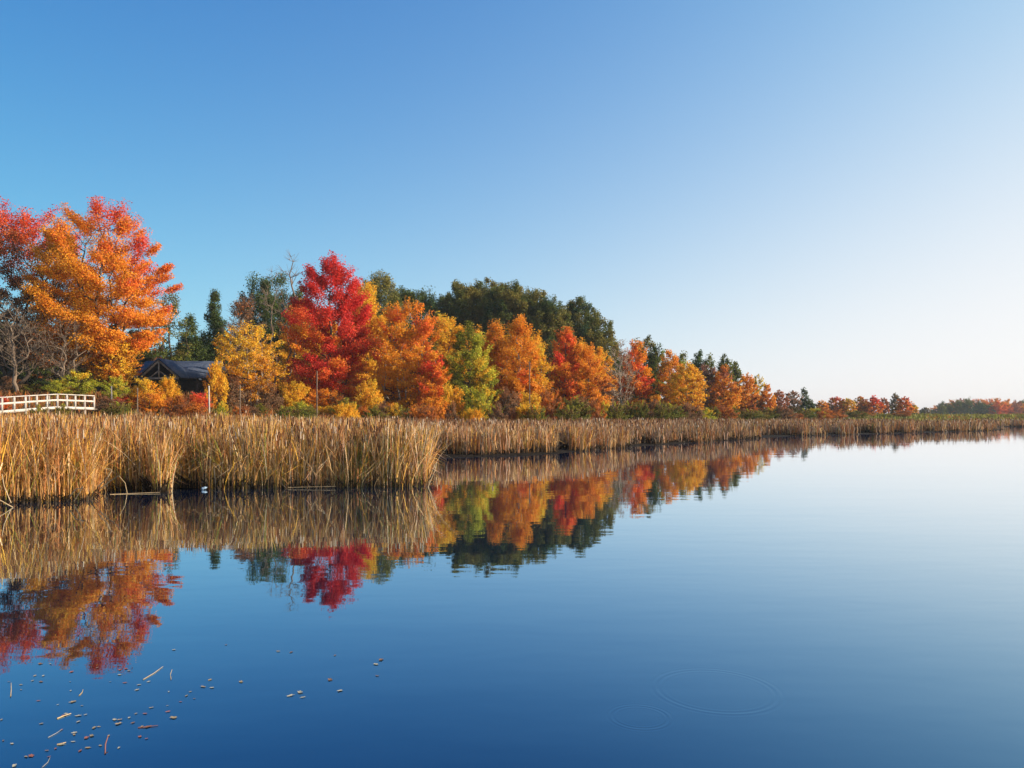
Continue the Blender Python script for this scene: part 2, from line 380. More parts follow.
tree('bare_tree', 'leafless pale-limbed tree leaning at the far left behind the white railing', 18, 300, 60, 66, cat='bare tree', prof='spread', cb=.3, cover=0, bare=True, bark=M_barkm, trunk_r=.17, stems=1, lean=-.3, open_=.7)
tree('bare_tree', 'leafless grey tree in front of the huge orange maple trunks', 62, 318, 54, 68, cat='bare tree', prof='spread', cb=.25, cover=0, bare=True, bark=M_barkm, trunk_r=.12, stems=2, lean=.3, open_=.6)
tree('oak_tree', 'thin dull green oak showing sky, right of the huge orange maple', 170, 286, 52, 104, cat='oak tree', prof='round', cb=.25, pal=((0, 'green'), (.5, 'olive'), (.85, 'brown'), (1, 'rust')), cover=.9, open_=.7)
tree('spruce_tree', 'dark spruce with pointed top behind the shelter roof', 215, 289, 50, 112, cat='spruce tree', prof='cone', cb=.06, pal=SPR, needle=True, rc=.8, lobes=.22, cover=3.2)
tree('spruce_tree', 'lower dark spruce left of the pointed spruce behind the shelter', 190, 314, 56, 106, cat='spruce tree', prof='cone', cb=.04, pal=SPR, needle=True, rc=.8, lobes=.22, cover=3.2)
tree('oak_tree', 'brownish half-bare oak between the pointed spruce and the grey snag', 243, 291, 44, 108, cat='oak tree', prof='round', cb=.2, pal=BRN, cover=.55, bare=True)
tree('pine_tree', 'dark broad pine behind the tall grey snag', 276, 273, 80, 122, cat='pine tree', prof='dome', cb=.15, pal=SPR, needle=True, rc=1.2, cover=3.6, lobes=.16)
tree('bare_tree', 'tall grey dead snag with forked top left of the red maple', 291, 249, 26, 92, cat='bare tree', prof='column', cb=.5, cover=0, bare=True, bark=M_barkm, stems=2, trunk_r=.11, open_=.5, rc=.9, lobes=.1)
tree('bare_tree', 'shorter grey dead tree just left of the forked snag', 272, 268, 26, 95, cat='bare tree', prof='column', cb=.45, cover=0, bare=True, bark=M_barkm, trunk_r=.09, open_=.5, rc=.8)
tree('small_tree', 'small golden yellow tree with several thin grey stems before the dark pine', 250, 323, 72, 72, cat='small tree', prof='spread', cb=.18, pal=((0, 'brown'), (.3, 'amber'), (.7, 'gold'), (1, 'yellow')), hw=.4, cover=1.35, stems=4, bark=M_barkg, trunk_r=.09)
tree('maple_tree', 'orange-yellow maple tucked behind the left side of the red maple', 300, 300, 50, 97, cat='maple tree', prof='round', cb=.08, pal=GOLD, cover=2.2, hw=.1)
tree('maple_tree', 'bright red maple, the reddest tree of the shore', 330, 256, 92, 87, cat='maple tree', prof='oval', cb=.04, pal=RED, hw=.5, nw=.4, xw=.12, cover=3.2, lobes=.05)
tree('maple_tree', 'yellow-orange maple showing right of the red maple top', 366, 278, 46, 98, cat='maple tree', prof='oval', cb=.1, pal=GOLD, hw=.3)
tree('pine_tree', 'dark green pine behind the right shoulder of the red maple', 378, 273, 62, 138, cat='pine tree', prof='dome', cb=.15, pal=PINE, needle=True, rc=1.2, cover=3.6, lobes=.16)
tree('pine_tree', 'dark pine behind the red-topped orange maple', 406, 287, 49, 146, cat='pine tree', prof='dome', cb=.15, pal=SPR, needle=True, rc=1.2, cover=3.6, lobes=.16)
tree('pine_tree', 'dark pine between the red-topped maple and the big pine grove', 430, 286, 44, 148, cat='pine tree', prof='dome', cb=.15, pal=SPR, needle=True, rc=1.2, cover=3.6, lobes=.16)
tree('maple_tree', 'orange maple with red top and pale slender trunks showing', 409, 299, 84, 87, cat='maple tree', prof='round', cb=.14, pal=((0, 'orange'), (.3, 'amber'), (.55, 'orange'), (.8, 'scarlet'), (1, 'red')), hw=.5, nw=.4, stems=4, bark=M_barkg, cover=2.3, trunk_r=.13)
tree('small_tree', 'low orange-red tree at the foot of the pale-trunked maple', 432, 350, 40, 84, cat='small tree', prof='round', cb=.05, pal=O_R, cover=2.2)
tree('maple_tree', 'amber maple rising behind the left of the olive tree', 449, 306, 44, 98, cat='maple tree', prof='oval', cb=.1, pal=GOLD, hw=.3)
tree('maple_tree', 'olive and yellow-green maple among the orange ones', 469, 324, 58, 88, cat='maple tree', prof='oval', cb=.06, pal=((0, 'green'), (.45, 'olive'), (.8, 'lime'), (1, 'gold')), hw=.2, nw=.6, xw=.2)
tree('maple_tree', 'narrow orange maple just right of the olive tree', 494, 317, 34, 93, cat='maple tree', prof='column', cb=.08, pal=ORG, hw=.3)
tree('maple_tree', 'tall pointed orange maple with red patch in front of the pine grove', 519, 314, 44, 91, cat='maple tree', prof='oval', cb=.1, pal=((0, 'scarlet'), (.3, 'orange'), (.7, 'orange'), (1, 'amber')), hw=.3, nw=.6, bark=M_barkg)
tree('small_tree', 'thin small orange tree between two taller orange maples', 540, 345, 26, 92, cat='small tree', prof='column', cb=.15, pal=GOLD, cover=1.7, bark=M_barkg)
tree('maple_tree', 'orange-red maple with narrow top before the right end of the pine grove', 565, 328, 40, 99, cat='maple tree', prof='oval', cb=.1, pal=O_R, hw=.3, nw=.5)
tree('maple_tree', 'broad low orange maple beside the last tall pine', 588, 344, 44, 99, cat='maple tree', prof='round', cb=.08, pal=ORG, hw=.2)
# the pine grove
for px, top, wp_, D, lb in ((462, 282, 42, 150, 'leftmost rounded pine of the big dark grove'), (487, 279, 40, 152, 'second rounded pine from the left in the big grove'),
        (508, 281, 42, 146, 'third pine from the left in the big grove, olive lit crown'), (531, 288, 40, 148, 'fourth pine from the left in the big grove, sloping crown'),
        (550, 299, 38, 144, 'fifth pine from the left in the big grove, lower crown'), (578, 299, 40, 154, 'large domed pine standing just right of the grove gap'),
        (594, 314, 36, 148, 'last pine at the right end of the grove, lowest crown'), (445, 296, 30, 158, 'small dark pine at the left foot of the big grove'),
        (474, 287, 46, 162, 'pine filling the back left of the big grove'), (498, 289, 46, 164, 'pine filling the back middle of the big grove'),
        (522, 293, 44, 163, 'pine filling the back right of the big grove'), (563, 312, 36, 160, 'lower pine in the dip before the domed pine')):
    tree('pine_tree', lb, px, top - 1, wp_ * 1.45, D, group='pines of the big grove', cat='pine tree', prof='dome', cb=.12, pal=PINE, needle=True, rc=.9, cover=4.6, hw=.3, nw=.7, xw=.25, lobes=.06)
# the right run
for a in (
    ('bare_tree', 'bare brown twiggy tree just right of the last pine', 620, 338, 30, 118, 'bare tree', dict(prof='column', cb=.15, cover=.25, bare=True, pal=BRN, bark=M_barkg)),
    ('maple_tree', 'pointed orange maple with bare brown left side, right of the pine grove', 635, 338, 34, 122, 'maple tree', dict(prof='oval', cb=.1, pal=O_R, hw=-.2)),
    ('pine_tree', 'dark green pine peeping behind the pointed orange maple', 644, 334, 36, 150, 'pine tree', dict(prof='pine', cb=.1, pal=PINE, needle=True)),
    ('pine_tree', 'dark low pine filling the gap right of the grove', 612, 345, 34, 152, 'pine tree', dict(prof='pine', cb=.1, pal=SPR, needle=True)),
    ('tree', 'green and lime tree right behind the pointed orange maple', 658, 344, 24, 148, 'tree', dict(prof='oval', cb=.1, pal=((0, 'green'), (.6, 'green'), (1, 'lime')))),
    ('maple_tree', 'burnt orange maple left of the golden round tree', 670, 349, 28, 138, 'maple tree', dict(prof='oval', cb=.15, pal=((0, 'rust'), (.6, 'orange'), (1, 'amber')), bark=M_barkg)),
    ('maple_tree', 'golden round maple in front of the green treetops', 687, 362, 46, 122, 'maple tree', dict(prof='round', cb=.08, pal=GOLD)),
    ('tree', 'yellow-green treetop above the golden round maple', 684, 352, 22, 165, 'tree', dict(prof='round', cb=.1, pal=((0, 'green'), (.5, 'olive'), (1, 'lime')))),
    ('tree', 'first dark green treetop right of the yellow-green one', 698, 349, 18, 172, 'tree', dict(prof='oval', cb=.1, pal=((0, 'green'), (1, 'green')))),
    ('tree', 'olive green treetop behind the pinkish brown tree', 709, 354, 16, 170, 'tree', dict(prof='oval', cb=.1, pal=((0, 'green'), (1, 'olive')))),
    ('tree', 'pinkish brown half-bare tree right of the golden maple', 706, 363, 32, 142, 'tree', dict(prof='oval', cb=.1, pal=((0, 'dull'), (1, 'pink')), cover=1.5, bare=True)),
    ('tree', 'rounded green tree, tallest of the right-hand run', 725, 353, 20, 178, 'tree', dict(prof='round', cb=.1, pal=((0, 'green'), (1, 'olive')))),
    ('tree', 'small green tree beside the tallest green one of the right-hand run', 736, 360, 14, 180, 'tree', dict(prof='oval', cb=.1, pal=((0, 'green'), (1, 'olive')))),
    ('maple_tree', 'orange maple with pink top below the rounded green tree', 724, 366, 34, 140, 'maple tree', dict(prof='round', cb=.08, pal=((0, 'amber'), (.5, 'orange'), (1, 'pink')), hw=.7)),
    ('maple_tree', 'rusty orange tree on the slope right of the pink-topped maple', 746, 372, 26, 158, 'maple tree', dict(prof='round', cb=.08, pal=ORG)),
    ('tree', 'pale lime half-bare tree behind the rusty orange one', 758, 374, 18, 185, 'tree', dict(prof='oval', cb=.1, pal=((0, 'olive'), (1, 'yellow')), cover=1.2)),
    ('tree', 'low orange tree right of the pale lime tree', 767, 384, 18, 175, 'tree', dict(prof='round', cb=.05, pal=ORG)),
    ('tree', 'low brown-pink bushy tree between the low orange one and the spruce', 779, 389, 20, 185, 'tree', dict(prof='round', cb=.05, pal=((0, 'pink'), (1, 'rust')), cover=1.8)),
    ('tree', 'thin brownish round tree just left of the lone spruce', 793, 390, 18, 200, 'tree', dict(prof='spread', cb=.2, pal=BRN, cover=1.5)),
    ('spruce_tree', 'lone slender spruce standing alone against the pale sky', 804, 384, 15, 205, 'spruce tree', dict(prof='cone', cb=.03, pal=SPR, needle=True, lobes=.5, cover=1.8)),
    ('tree', 'small dark green tree at the foot of the lone spruce', 811, 400, 12, 205, 'tree', dict(prof='round', cb=.03, pal=SPR)),
):
    k = dict(a[7])
    tree(a[0], a[1], a[2], a[3], a[4], a[5], cat=a[6], group='trees along the right-hand run of the shore', **k)
for px, top, wp_, D, lb, pal in ((822, 400, 16, 255, 'small orange tree first right of the lone spruce', ORG), (836, 396, 20, 265, 'rust orange tree second right of the lone spruce', O_R),
        (848, 398, 18, 262, 'amber tree in the middle of the far orange row', GOLD), (860, 396, 20, 270, 'orange tree with thin top in the far orange row', ORG),
        (873, 396, 22, 268, 'scarlet orange tree in the far row above the cattails', O_R), (884, 398, 14, 275, 'pinkish tree in the far row left of the grey-green one', ((0, 'pink'), (1, 'rust'))),
        (895, 393, 12, 270, 'grey-green narrow tree tallest of the far row', ((0, 'olive'), (1, 'dull'))), (905, 396, 18, 262, 'red-orange tree at the right end of the far row', O_R),
        (829, 403, 14, 262, 'low brown tree between two orange ones in the far row', BRN), (842, 402, 14, 270, 'low yellow-brown tree in the far row', BRN),
        (866, 402, 16, 280, 'low brownish tree filling the far row', BRN), (914, 404, 10, 285, 'tiny yellow-brown tree past the end of the far row', GOLD),
        (925, 407, 12, 420, 'small grey-green tree alone left of the far hazy wood', ((0, 'olive'), (1, 'dull')))):
    tree('tree', lb, px, top, wp_, D, group='far row of autumn trees', prof='round', cb=.04, pal=pal, cover=2.4, lobes=.25)

# far wood on the right: every tree copied from a handful
far = []
for n, (pal, lb) in enumerate(((SPR, 'a'), (((0, 'green'), (1, 'olive')), 'b'), (ORG, 'c'), (((0, 'rust'), (1, 'pink')), 'd'), (((0, 'rust'), (.6, 'scarlet'), (1, 'orange')), 'e'))):
    tm, cm = tree_meshes(17, 7, D=330, seed=300 + n, prof='round', cb=.03, pal=pal, cover=2.6, rc=1.8, lobes=.25)
    t = thing('tree', 'x', 'tree', (0, 0, 0), 'hazy wood across the water')
    link('trunk', tm, M_bark, t); link('crown', cm, M_leaf, t); far.append(t)
FL = ['dark blue-green tree in the hazy far wood at the right', 'greyish green tree in the hazy far wood at the right', 'pale orange tree in the hazy far wood at the right',
      'pinkish tree in the hazy far wood at the right', 'reddish orange tree in the hazy far wood at the right']
used = [False] * 5
def put_far(px, top, D, kind):
    x = wx(px, D); z = gz(x, D) - .2; h = (wz(top, D) - z) / 17; s = h * random.uniform(.95, 1.15)
    if not used[kind]:
        used[kind] = True; t = far[kind]; t.location = (x, D, z); t.scale = (s, s, h); t['label'] = FL[kind]
    else: copy_tree(far[kind], (x, D, z), (s, s, h), random.uniform(0, 6), FL[kind])
px = 935
while px < 1150:
    top = np.interp(px, [930, 940, 950, 962, 975, 990, 1000, 1010, 1025, 1150], [408, 402, 399.5, 397, 398.5, 398.5, 397, 399, 399.5, 401])
    kind = random.choice([0, 1, 2, 3] if px < 950 else ([2, 3, 4, 4, 1] if px > 985 else [2, 3, 4, 1]))
    put_far(px, top, random.uniform(590, 620), kind)
    put_far(px + random.uniform(-3, 3), top + random.uniform(2, 5), random.uniform(530, 570), random.choice([0, 0, 1]) if px < 992 else random.choice([2, 3, 4]))
    px += random.uniform(6.5, 9.5)

# forest behind the front trees: copies of four kinds
bk = []
for n, (pal, pf, nd, lb) in enumerate(((SPR, 'pine', True, 'dark evergreen deep in the wood behind the autumn trees'), (DRK, 'round', False, 'dark green-brown tree deep in the wood behind the autumn trees'),
        (BRN, 'round', False, 'dull brown tree deep in the wood behind the autumn trees'), (((0, 'rust'), (.5, 'amber'), (1, 'gold')), 'round', False, 'dull orange tree deep in the wood behind the autumn trees'))):
    tm, cm = tree_meshes(16, 5, D=140, seed=400 + n, prof=pf, cb=.04, pal=pal, needle=nd, cover=3.0, rc=1.3)
    t = thing('tree', lb, 'tree', (0, 0, 0), 'trees deep in the wood'); link('trunk', tm, M_barkd, t); link('crown', cm, M_needle if nd else M_leaf, t); bk.append((t, lb))
usedb = [False] * 4
def put_back(px, top, D, kind):
    x = wx(px, D); z = gz(x, D) - .2; h = (wz(top, D) - z) / 16; s = max(h, .6) * random.uniform(.85, 1.2); t, lb = bk[kind]
    if not usedb[kind]: usedb[kind] = True; t.location = (x, D, z); t.scale = (s, s, h)
    else: copy_tree(t, (x, D, z), (s, s, h), random.uniform(0, 6), lb)
px = -150
while px < 800:
    top = np.interp(px, [-150, 0, 60, 130, 150, 160, 240, 300, 440, 450, 600, 620, 700, 760, 800], [300, 312, 318, 325, 338, 346, 320, 310, 318, 320, 345, 362, 375, 394, 402])
    D = np.interp(px, [-150, 200, 450, 600, 800], [104, 118, 128, 135, 190])
    put_back(px, top + random.uniform(0, 10), D + random.uniform(-4, 8), random.choice([0, 1, 1, 2, 2] if px < 160 else [0, 0, 1] if px < 260 else [0, 1, 2, 3, 3]))
    if px < 600: put_back(px + 8, top + random.uniform(22, 38), D - 8 + random.uniform(-3, 3), random.choice([1, 2, 1] if px < 200 else [1, 2, 3]))
    px += random.uniform(17, 24)

# ------------------------------------------------------------------ shrubs
shp = {}
def shrub_src(key, pal, seed, prof='round'):
    tm, cm = tree_meshes(3.0, 1.7, D=70, seed=seed, prof=prof, cb=.02, pal=pal, cover=2.0, stems=3, rc=.38, trunk_r=.03, hw=.3, ls=.8)
    shp[key] = (tm, cm)
for n, (k_, pal) in enumerate((('lime', YG), ('red', ((0, 'rust'), (.5, 'scarlet'), (1, 'crimson'))), ('gold', GOLD), ('green', ((0, 'green'), (.4, 'olive'), (.7, 'brown'), (1, 'lime'))),
        ('brown', BRN), ('rust', ((0, 'dull'), (.5, 'rust'), (1, 'orange'))), ('orange', ORG))): shrub_src(k_, pal, 500 + n)
def shrub(key, px, top, wp_, D, label, group=None):
    x = wx(px, D); z = gz(x, D) - .1; H = wz(top, D) - z; s = wp_ / 2 * D / F / 1.55
    t = thing('shrub', label, 'shrub', (x, D, z), group, random.uniform(0, 6)); t.scale = (s, s, H / 2.9)
    tm, cm = shp[key]; link('stems', tm, M_bark, t); link('foliage', cm, M_leaf, t)
    return t
for a in (('lime', 78, 371, 34, 68, 'bright yellow-green shrub behind the white railing, the biggest there'), ('lime', 117, 376, 22, 66, 'bright lime shrub beside the grey post right of the railing'),
          ('lime', 58, 380, 22, 67, 'yellow-green shrub behind the middle of the white railing'), ('green', 30, 384, 30, 68, 'dark olive shrub behind the left half of the railing'),
          ('brown', 8, 378, 30, 67, 'brown shrub at the left end behind the railing'), ('red', 2, 396, 14, 52, 'red shrub poking through the left end of the railing'),
          ('green', 40, 405, 24, 48, 'green shrub in front of the white railing posts'), ('green', 62, 404, 20, 50, 'small green shrub before the middle of the railing'),
          ('red', 128, 394, 26, 64, 'red sumac shrub right of the lime shrub'), ('gold', 146, 378, 28, 64, 'golden small bushy tree in front of the shelter gable'),
          ('gold', 168, 376, 20, 66, 'thin golden sapling under the shelter roof'), ('orange', 150, 392, 26, 62, 'orange-red shrub under the golden bushy tree'), ('rust', 178, 395, 28, 64, 'rusty pink shrub below the shelter'),
          ('red', 198, 392, 24, 65, 'crimson sumac shrub below the right end of the shelter'), ('gold', 216, 359, 20, 68, 'upright orange bushy tree by the pale white post'),
          ('brown', 232, 378, 34, 70, 'brown shrub right of the pale white post'), ('rust', 190, 400, 34, 58, 'low rust shrub at the reed edge below the shelter'),
          ('green', 120, 402, 30, 56, 'low green shrub at the reed edge right of the railing'), ('brown', 110, 398, 30, 60, 'low brown brush heap at the end of the boardwalk'), ('lime', 222, 402, 14, 58, 'tiny yellow-green shrub beside the reeds'),
          ('brown', 265, 384, 34, 74, 'brown shrub beneath the small golden tree'), ('gold', 295, 382, 30, 80, 'amber shrub left of the grey pole'), ('orange', 325, 388, 40, 82, 'orange-red shrub at the foot of the red maple'),
          ('green', 345, 398, 26, 76, 'green shrub right of the grey pole'), ('lime', 300, 401, 24, 74, 'yellow-green shrub at the foot of the grey pole'), ('gold', 368, 380, 30, 80, 'golden shrub between the red and pale-trunked maples'),
          ('orange', 393, 402, 14, 74, 'small bright orange shrub at the reed edge'), ('orange', 432, 396, 40, 76, 'wide scarlet-orange shrub below the pale-trunked maple'),
          ('gold', 452, 384, 28, 80, 'golden shrub under the olive maple'), ('lime', 482, 386, 34, 80, 'olive-gold shrub right below the olive maple'), ('brown', 508, 390, 30, 82, 'brown shrub under the tall pointed orange maple'),
          ('gold', 530, 392, 26, 84, 'golden brown shrub under the thin small orange tree'), ('rust', 552, 388, 26, 86, 'rust shrub between the orange maples'), ('green', 575, 396, 36, 86, 'green shrub below the broad low orange maple')):
    shrub(*a[:5], a[5], 'shrubs between the reeds and the trees')
KL = dict(green='low green shrub in the brush strip behind the reeds', lime='low yellow-green shrub in the brush strip behind the reeds', brown='low brown shrub in the brush strip behind the reeds',
          rust='low rusty shrub in the brush strip behind the reeds', gold='low golden shrub in the brush strip behind the reeds', red='low red shrub in the brush strip behind the reeds')
px = 240
while px < 930:
    D = np.interp(px, [240, 450, 600, 700, 800, 930], [68, 74, 84, 105, 150, 210]) + random.uniform(-6, 10)
    top = np.interp(px, [240, 440, 560, 600, 650, 700, 740, 800, 900], [404, 406, 405, 400, 401, 405, 408, 410, 412]) + random.uniform(-3, 3)
    k_ = random.choice(['green', 'lime', 'green', 'brown', 'rust', 'brown'] if px > 560 else ['brown', 'rust', 'brown', 'green', 'gold', 'green'])
    shrub(k_, px, top, random.uniform(14, 30) * (1 if px < 700 else .8), D, KL[k_], 'low shrubs of the brush strip')
    px += random.uniform(7, 14)

# ------------------------------------------------------------------ undergrowth and grass behind the reeds (stuff)
def blades(n, x, y, z, h, w, col, lean, seg=3, bend=0.3, seed=1, breakp=0.0, foot=1.0):
    r = np.random.default_rng(seed)
    az = r.random(n) * 2 * PI; dx = np.cos(az) * lean; dy = np.sin(az) * lean
    fa = az + PI / 2 + r.normal(0, .7, n); sx = np.cos(fa) * w / 2; sy = np.sin(fa) * w / 2
    V = np.zeros((n, (seg + 1) * 2, 3), np.float32)
    brk = r.random(n) < breakp; bt = r.uniform(.5, .93, n); baz = r.random(n) * 2 * PI
    for k in range(seg + 1):
        t = k / seg; te = np.where(brk, np.minimum(t, bt), t); ex = np.where(brk, np.maximum(t - bt, 0), 0)
        ox = dx * h * (te * (1 - bend) + te * te * bend) + np.cos(baz) * ex * h * .85
        oy = dy * h * (te * (1 - bend) + te * te * bend) + np.sin(baz) * ex * h * .85
        oz = h * te * (1 - .18 * lean * te) - ex * h * .45
        ww = (1.0 if t < .7 else 1.0 - (t - .7) / .3 * .8) * (1 if t > .35 else foot + (1 - foot) * t / .35)
        V[:, 2 * k] = np.stack([x + ox - sx * ww, y + oy - sy * ww, z + oz], 1)
        V[:, 2 * k + 1] = np.stack([x + ox + sx * ww, y + oy + sy * ww, z + oz], 1)
    b = (np.arange(n) * (seg + 1) * 2)[:, None, None]
    q = np.array([[2 * k, 2 * k + 1, 2 * k + 3, 2 * k + 2] for k in range(seg)])[None]
    return V.reshape(-1, 3), (b + q).reshape(-1, 4), col
def scatter(n, pxr, Dr, seed, dpow=1.0):
    r = np.random.default_rng(seed); u = r.random(n); D0, D1 = Dr
    D = D0 * (D1 / D0) ** u
    px = r.uniform(*pxr, n); return (px - 512) / F * D, D, r
n = 170000
x, y, r = scatter(n, (-120, 1140), (38, 420), 11)
s = sdist(x, y); keep = (s > 24 + 10 * (vnoise(x, y, 6) - .5) + np.clip((62 - y) * .3, 0, 8)) & (s < 160); x, y, s = x[keep], y[keep], s[keep]; n = len(x)
nz = vnoise(x, y, 5); nz2 = vnoise(x + 50, y, 2.5)
pal = np.clip(nz * .7 + nz2 * .3 + r.normal(0, .15, n), 0, 1)
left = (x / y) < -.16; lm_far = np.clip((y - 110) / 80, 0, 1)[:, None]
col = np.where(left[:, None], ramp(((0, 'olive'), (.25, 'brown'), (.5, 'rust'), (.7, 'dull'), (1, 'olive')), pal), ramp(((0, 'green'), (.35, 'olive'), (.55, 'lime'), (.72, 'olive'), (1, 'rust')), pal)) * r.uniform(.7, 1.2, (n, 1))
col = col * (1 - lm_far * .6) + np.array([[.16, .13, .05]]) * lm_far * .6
h = (0.35 + .75 * nz2) * r.uniform(.6, 1.2, n)
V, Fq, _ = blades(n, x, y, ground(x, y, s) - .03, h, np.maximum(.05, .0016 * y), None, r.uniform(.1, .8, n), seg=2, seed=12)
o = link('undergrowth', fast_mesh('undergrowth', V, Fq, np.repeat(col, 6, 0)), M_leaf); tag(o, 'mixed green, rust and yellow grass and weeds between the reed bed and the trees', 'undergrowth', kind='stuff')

# ------------------------------------------------------------------ cattail reed beds (stuff)
rs = dict(straw=(.76, .49, .22), tan=(.72, .38, .13), rustb=(.60, .24, .08), pale=(.80, .62, .40), goldb=(.84, .46, .07), greeny=(.28, .29, .05), grey=(.38, .30, .22), pinkb=(.58, .34, .22))
def reed_bed(name, label, n, pxr, Dr, seed, smax, box=None):
    x, y, r = scatter(n, pxr, Dr, seed)
    s = sdist(x, y)
    edge = 0.9 * (vnoise(x, y, 1.3) ** 2) + 0.9 * (vnoise(x + 31, y, 3.6) ** 2) * (1 + y / 45) - .42 + np.clip((y - 26) / 10, 0, 1) * 6.0 * np.clip(vnoise(x * .8 - 7, y * .8, 2.4) - .5, 0, 1) * (1 + y / 60)
    keep = (s > np.maximum(edge, .02)) & (s < smax)
    # fewer stalks where only the tips can be seen
    keep &= r.random(n) < np.where(s < 1.2 + edge, 1.0, np.where(s < 3.0, .8, .50))
    if box is not None: keep &= box(x, y)
    x, y, s, edge = x[keep], y[keep], s[keep], edge[keep]; n = len(x)
    cl = vnoise(x + 9, y, .9); cl2 = vnoise(x, y + 77, 4)
    warm = np.clip(1.25 - y / 32, 0, 1) * np.clip(1 - (x + 3) / 6, .15, 1)
    z = ground(x, y, s)
    fr = np.clip(1 - (s - edge) / .9, 0, 1)
    h = (1.22 + .48 * cl + .24 * cl2 + .06 * (x < -6) - .15 * np.clip((y - 24) / 8, 0, 1)) * r.uniform(.84, 1.12, n); short = r.random(n) < (.25 + .15 * fr); h[short] *= r.uniform(.35, .95, short.sum())
    shade_blades = r.random(n) < .16 + .30 * fr + np.where(s - edge < .3 * (1 + y / 60), .16, 0) * (.6 + .6 * (vnoise(x, y + 9, 1.1) > .35)); h[shade_blades] = r.uniform(.1, .55, shade_blades.sum()) * (.35 + 1.1 * vnoise(x[shade_blades], y[shade_blades], 1.6)); short |= shade_blades  # short dark blades added; their colour stands in for shade at the reed feet
    lean = np.abs(r.normal(0, .18, n)) + .03; br = r.random(n) < .08; lean[br] += r.uniform(.2, .7, br.sum()); lean[shade_blades] += r.uniform(0, .6, shade_blades.sum())
    w = np.maximum(.014, .0009 * y) * r.uniform(.7, 1.3, n) * np.where(shade_blades, 1.9, 1)
    names = ['straw', 'tan', 'rustb', 'pale', 'goldb', 'greeny', 'grey', 'pinkb']
    base_p = np.array([.22, .24, .16, .09, .11, .02, .06, .10]); warm_p = np.array([.16, .2, .2, .06, .28, .07, .02, .01]); far_p = np.array([.12, .18, .22, .06, .02, .01, .09, .30])
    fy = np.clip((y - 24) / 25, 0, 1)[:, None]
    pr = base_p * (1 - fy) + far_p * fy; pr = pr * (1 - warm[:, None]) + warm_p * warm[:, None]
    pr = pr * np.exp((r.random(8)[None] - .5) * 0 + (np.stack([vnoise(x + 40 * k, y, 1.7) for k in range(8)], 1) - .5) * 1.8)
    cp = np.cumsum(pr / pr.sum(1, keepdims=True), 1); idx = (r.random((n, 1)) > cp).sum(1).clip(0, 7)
    base = np.array([rs[k] for k in names])[idx] * r.uniform(.45, 1.28, (n, 1)); base *= 1 - .38 * fy; base[shade_blades] = np.array([[.06, .042, .028]]) * r.uniform(.5, 1.5, (shade_blades.sum(), 1))
    seg = 5
    V, Fq, _ = blades(n, x, y, z - .06, h, w, None, lean, seg=seg, bend=.85, seed=seed + 1, breakp=.55, foot=.4)
    tt = (np.repeat(np.arange(seg + 1), 2) / seg)[None, :, None]
    low = np.array([.30, .22, .15]); c = base[:, None, :] * np.ones_like(tt)
    c = np.broadcast_to(c, (n, (seg + 1) * 2, 3)).reshape(-1, 3)
    # seed heads: brown spikes with pale fluff, carried on a share of the stalks
    m = (~short) & (r.random(n) < .05); hx, hy, hz, hh = x[m], y[m], z[m], h[m]
    P0 = np.stack([hx, hy, hz + hh * .84], 1); P1 = P0 + np.stack([r.normal(0, .012, m.sum()), r.normal(0, .012, m.sum()), r.uniform(.13, .2, m.sum())], 1)
    rad = np.maximum(.013, .0009 * hy)
    V2, F2 = tube_arrays(P0, P1, rad, rad * .7, 4)
    hc = np.where(r.random((m.sum(), 1)) < .2, np.array([[.55, .42, .30]]), np.array([[.17, .07, .03]])) * r.uniform(.8, 1.2, (m.sum(), 1))
    c2 = np.repeat(hc, 8, 0)
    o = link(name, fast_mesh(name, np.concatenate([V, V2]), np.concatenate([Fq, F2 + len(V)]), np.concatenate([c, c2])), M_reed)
    tag(o, label, 'reeds', kind='stuff'); return n
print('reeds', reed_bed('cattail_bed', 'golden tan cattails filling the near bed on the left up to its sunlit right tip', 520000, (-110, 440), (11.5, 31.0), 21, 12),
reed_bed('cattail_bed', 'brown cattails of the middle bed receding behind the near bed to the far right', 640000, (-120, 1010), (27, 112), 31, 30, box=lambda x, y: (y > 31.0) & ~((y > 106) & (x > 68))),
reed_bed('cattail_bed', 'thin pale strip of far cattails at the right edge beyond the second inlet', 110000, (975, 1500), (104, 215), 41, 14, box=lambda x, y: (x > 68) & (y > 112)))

# single bent and fallen stalks standing out of the water in front of the bed
def stalk(pts, label, wd=.012, mat=None):
    P_ = []
    for (a, b, d) in pts: P_.append((wx(a, d), d, wz(b, d)))
    m = MB(); m.tube(P_, np.linspace(wd, wd * .6, len(P_)), 5); o = m.build('bent_reed', mat or M_straw)
    return tag(o, label, 'reed stalk', 'bent reeds at the water edge')
M_straw = simple('dry_reed', (.42, .30, .17), .7, .2, 10)
stalk([(13, 507.5, 14.7), (-2, 499, 14.6)], 'pale bent reed making a point with its reflection at the left edge')
stalk([(11, 503, 15), (4, 486, 15.1), (2, 474, 15.1)], 'pale leaning reed at the far left waterline, above the bent one')
stalk([(74, 501, 15.5), (80, 492, 15.3), (83, 486, 15.2)], 'short leaning reed near the clump left of the dark hollow')
stalk([(70, 496, 15.5), (76, 489, 15.3), (84, 488, 15.2)], 'small crossed reed beside the short leaning one')
stalk([(100, 489, 16), (110, 481, 15.9), (120, 475, 15.8)], 'broken reed angled up over the dark hollow')
stalk([(98, 487, 16), (108, 477, 15.9), (112, 470, 15.9), (106, 468, 15.9)], 'hooked broken reed left of the dark hollow')
stalk([(127, 493, 17.5), (125, 483, 17.3), (119, 476, 16.8)], 'arched reed over the dark hollow bending to the water')
stalk([(106, 512, 14.2), (138, 511.5, 14.3)], 'reed stalk lying flat on the water in front of the dark hollow', .009)
